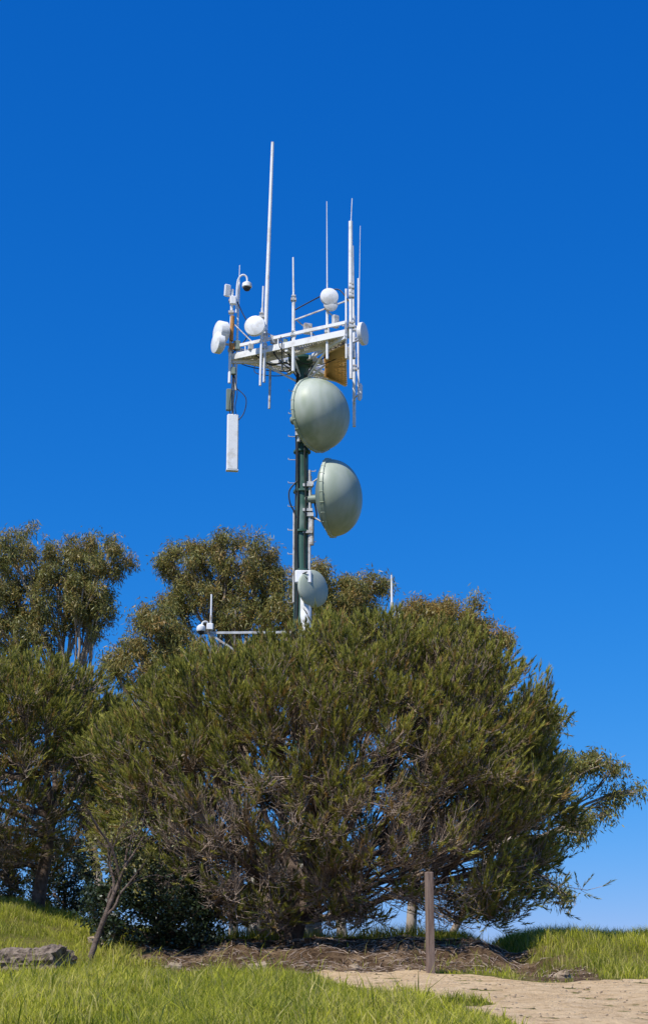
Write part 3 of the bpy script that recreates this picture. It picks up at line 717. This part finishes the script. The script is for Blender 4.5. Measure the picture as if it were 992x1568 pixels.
# ------------------------------------------------------------------ cut log
def rough_log(name, p0, p1, r, seed, mat, nseg=26, K=40):
    rng = np.random.default_rng(seed); p0 = np.array(p0, float); p1 = np.array(p1, float)
    d = (p1-p0); ln = np.linalg.norm(d); d /= ln; u = np.cross(d, [0, 0, 1.]); u /= np.linalg.norm(u); v = np.cross(u, d)
    V = []; F = []
    ph = rng.uniform(0, 6, 6)
    for i in range(nseg+1):
        t = i/nseg
        for k in range(K):
            a = 2*math.pi*k/K
            rr = r*(1+.12*math.sin(3*a+ph[0]+t*2)+.08*math.sin(7*a+ph[1]-t*3)+.09*math.sin(t*9+ph[2]+a)+.05*math.sin(17*a+t*5)+.045*rng.normal())*(1.0-.2*t)
            V.append(p0+d*(t*ln+(.04*math.sin(4*a+ph[3])+.02*rng.normal())*(1 if i in (0, nseg) else .3))+(u*math.cos(a)+v*math.sin(a))*rr)
    for i in range(nseg):
        for k in range(K):
            j = (k+1) % K; F.append((i*K+k, i*K+j, (i+1)*K+j, (i+1)*K+k))
    T3 = []
    for i, base_, s_ in ((0, 0, -1), (nseg, nseg*K, 1)):
        c = len(V); V.append((p0 if i == 0 else p1)-d*s_*.12)
        for k in range(K): T3.append((base_+k, base_+(k+1) % K, c))
    return mk_mesh(name, np.array(V), [np.array(F), np.array(T3)], mat, None, False)
lz = float(terr(-5.3, 32.8))
rough_log('cut_log', (-4.75, 32.3, lz+.22), (-6.1, 33.3, lz+.26), .29, 3, M_wood)
rough_log('timber_beam', (-8.6, 47.2, float(terr(-8.6, 47.2))+.08), (-6.5, 47.0, float(terr(-6.5, 47))+.08), .09, 4, M_wood)
def rock(name, c, s, seed):
    rng = np.random.default_rng(seed); V = []; F = []; n = 12; m = 8
    ph = rng.uniform(0, 6, 4)
    for i in range(m+1):
        for k in range(n):
            a = math.pi*i/m; b = 2*math.pi*k/n; q = 1+.18*math.sin(3*b+ph[0]+2*a)+.12*math.sin(5*a+ph[1]+b)+.06*rng.normal()
            V.append((c[0]+s[0]*q*math.sin(a)*math.cos(b), c[1]+s[1]*q*math.sin(a)*math.sin(b), c[2]+s[2]*q*math.cos(a)))
    for i in range(m):
        for k in range(n):
            j = (k+1) % n; F.append((i*n+k, i*n+j, (i+1)*n+j, (i+1)*n+k))
    mk_mesh(name, np.array(V), [np.array(F)], M_rock)
for i, (x, y, s) in enumerate(((-1.25, 33.9, .17), (-4.45, 36.3, .28), (4.35, 32.0, .13), (.6, 34.2, .1), (-2.9, 34.0, .12))):
    rock('rock', (x, y, float(terr(x, y))+s*.1), (s*1.3, s, s*.8), 60+i)
rng = np.random.default_rng(19)
n = 1400; x = rng.uniform(-1, 9, n); y = rng.uniform(19, 35, n); k = (psd(x, y) > .05) | (soilmask(x, y) > .5); x = x[k]; y = y[k]; n = len(x)
s = rng.uniform(.008, .03, n)**1.0; octa = np.array([(1, 0, 0), (0, 1, 0), (-1, 0, 0), (0, -1, 0), (0, 0, .7), (0, 0, -.7)])
V = np.stack([x, y, terr(x, y)+.015], 1)[:, None]+octa[None]*s[:, None, None]*rng.uniform(.6, 1.3, (n, 6, 1))
F = np.array([(0, 1, 4), (1, 2, 4), (2, 3, 4), (3, 0, 4), (1, 0, 5), (2, 1, 5), (3, 2, 5), (0, 3, 5)])
mk_mesh('pebbles', V.reshape(-1, 3), [(np.arange(n)[:, None, None]*6+F[None]).reshape(-1, 3)], M_rock)

# ------------------------------------------------------------------ young tree at left
rng = np.random.default_rng(9)
bx = (-4.75, 34.4, float(terr(-4.75, 34.4)))
tips = np.array([-3.9, 34.6, 3.5])+rng.normal(0, 1, (90, 3))*np.array([.45, .35, .45])
e, b, small, (W0, W1, W2, tan, S_) = build_tree('young_oak_tree', bx, (-4.05, 34.5, 2.9), tips, None, 6, 18, .07, rng, lo_t=.5, rl=(.035, .014), rs=(.014, .007), rw=(.007, .003))
V, F, va, dr = leaves(np.repeat(tips, 2, 0)+rng.normal(0, .05, (180, 3)), 7, .06, .07, .035, .2, rng, np.full(180, .2))
mk_mesh('leaf_foliage', V, [F], M_euc, {'var': va, 'dry': dr}, False, e, b); small.mesh('twigs', M_bark, e, b)

# ------------------------------------------------------------------ light, sky, camera
to_sun = Vector((-.40, -.46, .84)).normalized()
el = math.asin(to_sun.z); az = math.atan2(to_sun.x, to_sun.y)
sd = bpy.data.lights.new('sun', 'SUN'); sd.energy = 5.0; sd.angle = math.radians(.5); sd.color = (1, .955, .88)
so = bpy.data.objects.new('sun', sd); so.location = (-20, -20, 50); COL.objects.link(so)
so.rotation_mode = 'QUATERNION'; so.rotation_quaternion = to_sun.to_track_quat('Z', 'Y')
w = bpy.data.worlds.new('World'); sc.world = w; w.use_nodes = True
nt = w.node_tree; nt.nodes.clear()
sk = nt.nodes.new('ShaderNodeTexSky'); sk.sky_type = 'NISHITA'; sk.sun_disc = False
sk.sun_elevation = el; sk.sun_rotation = az; sk.altitude = 200; sk.air_density = 1.0; sk.dust_density = .3; sk.ozone_density = 3.0
hs = nt.nodes.new('ShaderNodeHueSaturation'); hs.inputs['Saturation'].default_value = 1.25; hs.inputs['Value'].default_value = 1
nt.links.new(sk.outputs[0], hs.inputs['Color'])
# polarised-sky response: per-channel contrast on the physical sky
sp = nt.nodes.new('ShaderNodeSeparateColor'); cb = nt.nodes.new('ShaderNodeCombineColor')
nt.links.new(hs.outputs[0], sp.inputs[0])
STR = .11
for i, (pw, g) in enumerate(((1.72, .78), (.82, .62), (.60, 1.04))):
    a = nt.nodes.new('ShaderNodeMath'); a.operation = 'MULTIPLY'; a.inputs[1].default_value = STR
    b_ = nt.nodes.new('ShaderNodeMath'); b_.operation = 'POWER'; b_.inputs[1].default_value = pw
    c_ = nt.nodes.new('ShaderNodeMath'); c_.operation = 'MULTIPLY'; c_.inputs[1].default_value = g/STR
    nt.links.new(sp.outputs[i], a.inputs[0]); nt.links.new(a.outputs[0], b_.inputs[0]); nt.links.new(b_.outputs[0], c_.inputs[0]); nt.links.new(c_.outputs[0], cb.inputs[i])
bg = nt.nodes.new('ShaderNodeBackground'); bg.inputs[1].default_value = STR
wo = nt.nodes.new('ShaderNodeOutputWorld')
nt.links.new(cb.outputs[0], bg.inputs[0]); nt.links.new(bg.outputs[0], wo.inputs[0])

cd = bpy.data.cameras.new('camera'); cam = bpy.data.objects.new('camera', cd); COL.objects.link(cam)
cam.location = (0, 0, 0); cam.rotation_euler = (math.radians(90+17), 0, 0)
cd.sensor_fit = 'VERTICAL'; cd.sensor_height = 36; cd.lens = 36*2600/1568; cd.clip_end = 10000
sc.camera = cam
sc.view_settings.view_transform = 'Standard'; sc.view_settings.look = 'None'; sc.view_settings.exposure = 0
